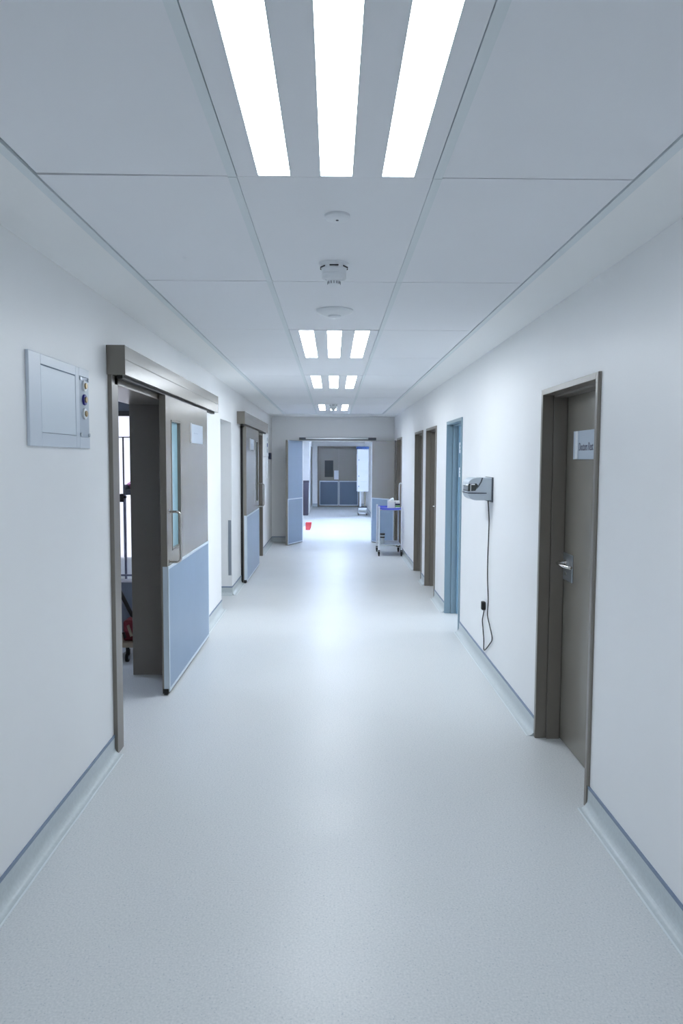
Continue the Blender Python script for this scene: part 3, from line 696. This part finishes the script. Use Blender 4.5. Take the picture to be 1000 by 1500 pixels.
# ------------------------------------------------------------------ room behind the half open sliding door
w = thing('window_2', 'bright white blind and dark glazing bars in the side room', 'window', (-2.15, 7.5, 0), kind='structure')
m = MB(); m.box(-0.75, 0.55, -0.02, -0.004, 0.62, 2.055); m.build('blind', M['blind'], w)  # lower stretch added below the shelf, its glow brightens the dark wall there
m = MB(); m.box(-0.75, 0.55, -0.03, -0.019, 1.838, 1.848); m.box(0.017, 0.031, -0.03, -0.019, 0.62, 1.84); m.build('glazing_bar', M['slate'], w)
m = MB(); m.box(-0.8, 0.6, -0.06, -0.004, 2.055, 2.105); m.build('pelmet', mat('pelmet_dark', srgb(38, 40, 44), 0.6), w)
m = MB(); m.box(-0.8, 0.6, -0.05, -0.004, 2.105, 2.20); m.build('upper_rail', M['slate'], w)
t = thing('wall_shelf', 'slate grey wall shelf below the blind in the side room', 'shelf', (-1.79, 7.5, 1.27))
m = MB(); m.box(-0.26, 0.3, -0.30, -0.032, 0, 0.05, bev=0.003); m.build('board', M['slate'], t)
m = MB(); m.box(-0.26, -0.245, -0.30, -0.032, 0.05, 0.10); m.build('end_lip', M['slate'], t)
t = thing('cloth_bundle', 'crumpled pink and white cloth on the side room shelf', 'cloth', (-1.985, 7.36, 1.3215))
for nm, s, o, mm in (('fold', (0.07, 0.07, 0.045), (0, 0, 0.04), 'pink'), ('fold', (0.05, 0.06, 0.035), (0.02, 0.02, 0.085), 'white_plastic')):
    b = bmesh.new(); bmesh.ops.create_icosphere(b, subdivisions=3, radius=1)
    for v in b.verts:
        k = 1+0.16*math.sin(5*v.co.x+3*v.co.y)*math.cos(4*v.co.z+2*v.co.y)
        v.co = Vector((v.co.x*s[0]*k+o[0], v.co.y*s[1]*k+o[1], max(v.co.z*s[2]*k, -0.038)+o[2]))
    m = MB(); m._add(b); m.build(nm, M[mm], t, smooth=True)
t = thing('drip_stand', 'grey drip stand with a black clamp in the side room', 'drip stand', (-1.875, 6.62, 0))
m = MB(); m.tube([(0, 0, 0.03), (0, 0, 1.30)], 0.011, 12); m.build('pole', M['pole'], t, smooth=True)
m = MB(); m.tube([(0, 0, 1.27), (0, 0, 1.36)], 0.005, 10); m.build('upper_rod', M['slate'], t, smooth=True)
m = MB(); m.box(-0.042, -0.008, -0.02, 0.02, 1.235, 1.31, bev=0.006); m.box(-0.02, 0.014, -0.014, 0.014, 1.27, 1.29, bev=0.003); m.build('clamp', M['black'], t)
for k in range(5):
    a = 2*PI*k/5+0.9; m = MB(); m.tube([(0, 0, 0.06), (0.22*math.cos(a), 0.22*math.sin(a), 0.045)], 0.011, 8); fo = m.build('foot', M['pole'], t, smooth=True)
    m = MB(); m.cyl((0.22*math.cos(a), 0.22*math.sin(a), 0.024), 0.024, 0.018, 'X', 16); m.build('caster', M['black'], fo)
t = thing('equipment_trolley', 'low equipment trolley with tan edge and black caster in the side room', 'trolley', (-1.92, 5.75, 0))
m = MB(); m.box(-0.30, 0.36, 0.0, 0.5, 0.125, 0.165, bev=0.004); m.build('deck', M['wood'], t)
m = MB(); m.prism([(0.10, 0.125), (0.33, 0.125), (0.24, 0.07), (0.14, 0.07)], 'Y', 0.03, 0.45); m.build('undertray', M['white_enamel'], t)
for x, yv in ((0.28, 0.04), (0.28, 0.42), (-0.22, 0.06), (-0.22, 0.44)):
    m = MB(); m.cyl((x, yv, 0.036), 0.036, 0.022, 'X', 22, bev=0.003); m.box(x-0.008, x+0.02, yv-0.014, yv+0.014, 0.06, 0.125); cs = m.build('caster', M['black'], t)
    m = MB(); m.cyl((x+0.012, yv, 0.036), 0.016, 0.006, 'X', 16); m.build('hub', M['grey_plastic'], cs)
m = MB(); m.box(-0.28, 0.30, 0.30, 0.48, 0.165, 0.60, bev=0.006); m.build('cabinet', mat('blue_grey_enamel', srgb(118, 126, 142), 0.45), t)
m = MB(); m.box(-0.28, 0.30, 0.37, 0.385, 0.64, 0.655); m.box(-0.27, -0.255, 0.37, 0.385, 0.60, 0.64); m.box(0.275, 0.29, 0.37, 0.385, 0.60, 0.64); m.build('side_rail', M['pole'], t)
t2 = thing('tool_bag', 'dark red bag with a white tag on the low equipment trolley', 'bag', (-1.645, 5.80, 0.1655))
m = MB(); m.box(-0.03, 0.075, 0, 0.17, 0.0005, 0.165, bev=0.018, seg=3); m.build('body', M['dark_red'], t2)
m = MB(); m.prism([(0.0, 0.125), (0.02, 0.135), (0.05, 0.045), (0.028, 0.035)], 'Y', -0.004, 0.0); m.build('tag', M['wood'], t2)
m = MB(); m.tube([(-0.08, -0.014, 0.016), (-0.05, -0.016, 0.06), (-0.02, -0.014, 0.07), (-0.01, -0.014, 0.03)], 0.012, 8); m.build('strap', M['black'], t2)
m = MB(); m.tube([(-1.745, 5.80, 0.70), (-1.70, 5.80, 0.58), (-1.60, 5.80, 0.375), (-1.585, 5.80, 0.36)], [0.012, 0.017, 0.015, 0.011], 10)
tag(m.build('tow_bar', M['black'], smooth=True), 'black slanting bar resting above the dark red bag in the side room', 'bar')

# ------------------------------------------------------------------ world, camera, view
wd = bpy.data.worlds.new('world'); bpy.context.scene.world = wd; wd.use_nodes = True
bg = wd.node_tree.nodes['Background']; bg.inputs[0].default_value = (0.8, 0.9, 1.0, 1); bg.inputs[1].default_value = 0.3

FPX, PITCH, YAW, ROLL = 1072.13, 0.070988, 0.012099, 0.004545
Yw = Matrix(((math.cos(YAW), -math.sin(YAW), 0), (math.sin(YAW), math.cos(YAW), 0), (0, 0, 1)))
Pi = Matrix(((1, 0, 0), (0, math.cos(PITCH), -math.sin(PITCH)), (0, math.sin(PITCH), math.cos(PITCH))))
Rt = (Pi @ Yw).transposed(); cr, sr = math.cos(ROLL), math.sin(ROLL)
right, up, fwd = Rt @ Vector((cr, 0, sr)), Rt @ Vector((-sr, 0, cr)), Rt @ Vector((0, 1, 0))
cam = bpy.data.cameras.new('camera'); co = bpy.data.objects.new('camera', cam); C.objects.link(co)
mw = Matrix.Identity(4)
for i in range(3): mw[i][0], mw[i][1], mw[i][2] = right[i], up[i], -fwd[i]
mw[2][3] = H; co.matrix_world = mw
cam.sensor_fit = 'VERTICAL'; cam.sensor_height = 36; cam.sensor_width = 24; cam.lens = 36*FPX/1500
cam.clip_start = 0.02; cam.clip_end = 100
bpy.context.scene.camera = co
vs = bpy.context.scene.view_settings
vs.view_transform = 'Standard'; vs.look = 'None'; vs.gamma = 1; vs.use_curve_mapping = False; vs.exposure = 1.12
bpy.context.scene.display_settings.display_device = 'sRGB'
cy = bpy.context.scene.cycles
cy.use_denoising = True; cy.max_bounces = 14; cy.diffuse_bounces = 10; cy.glossy_bounces = 6; cy.sample_clamp_indirect = 6.0
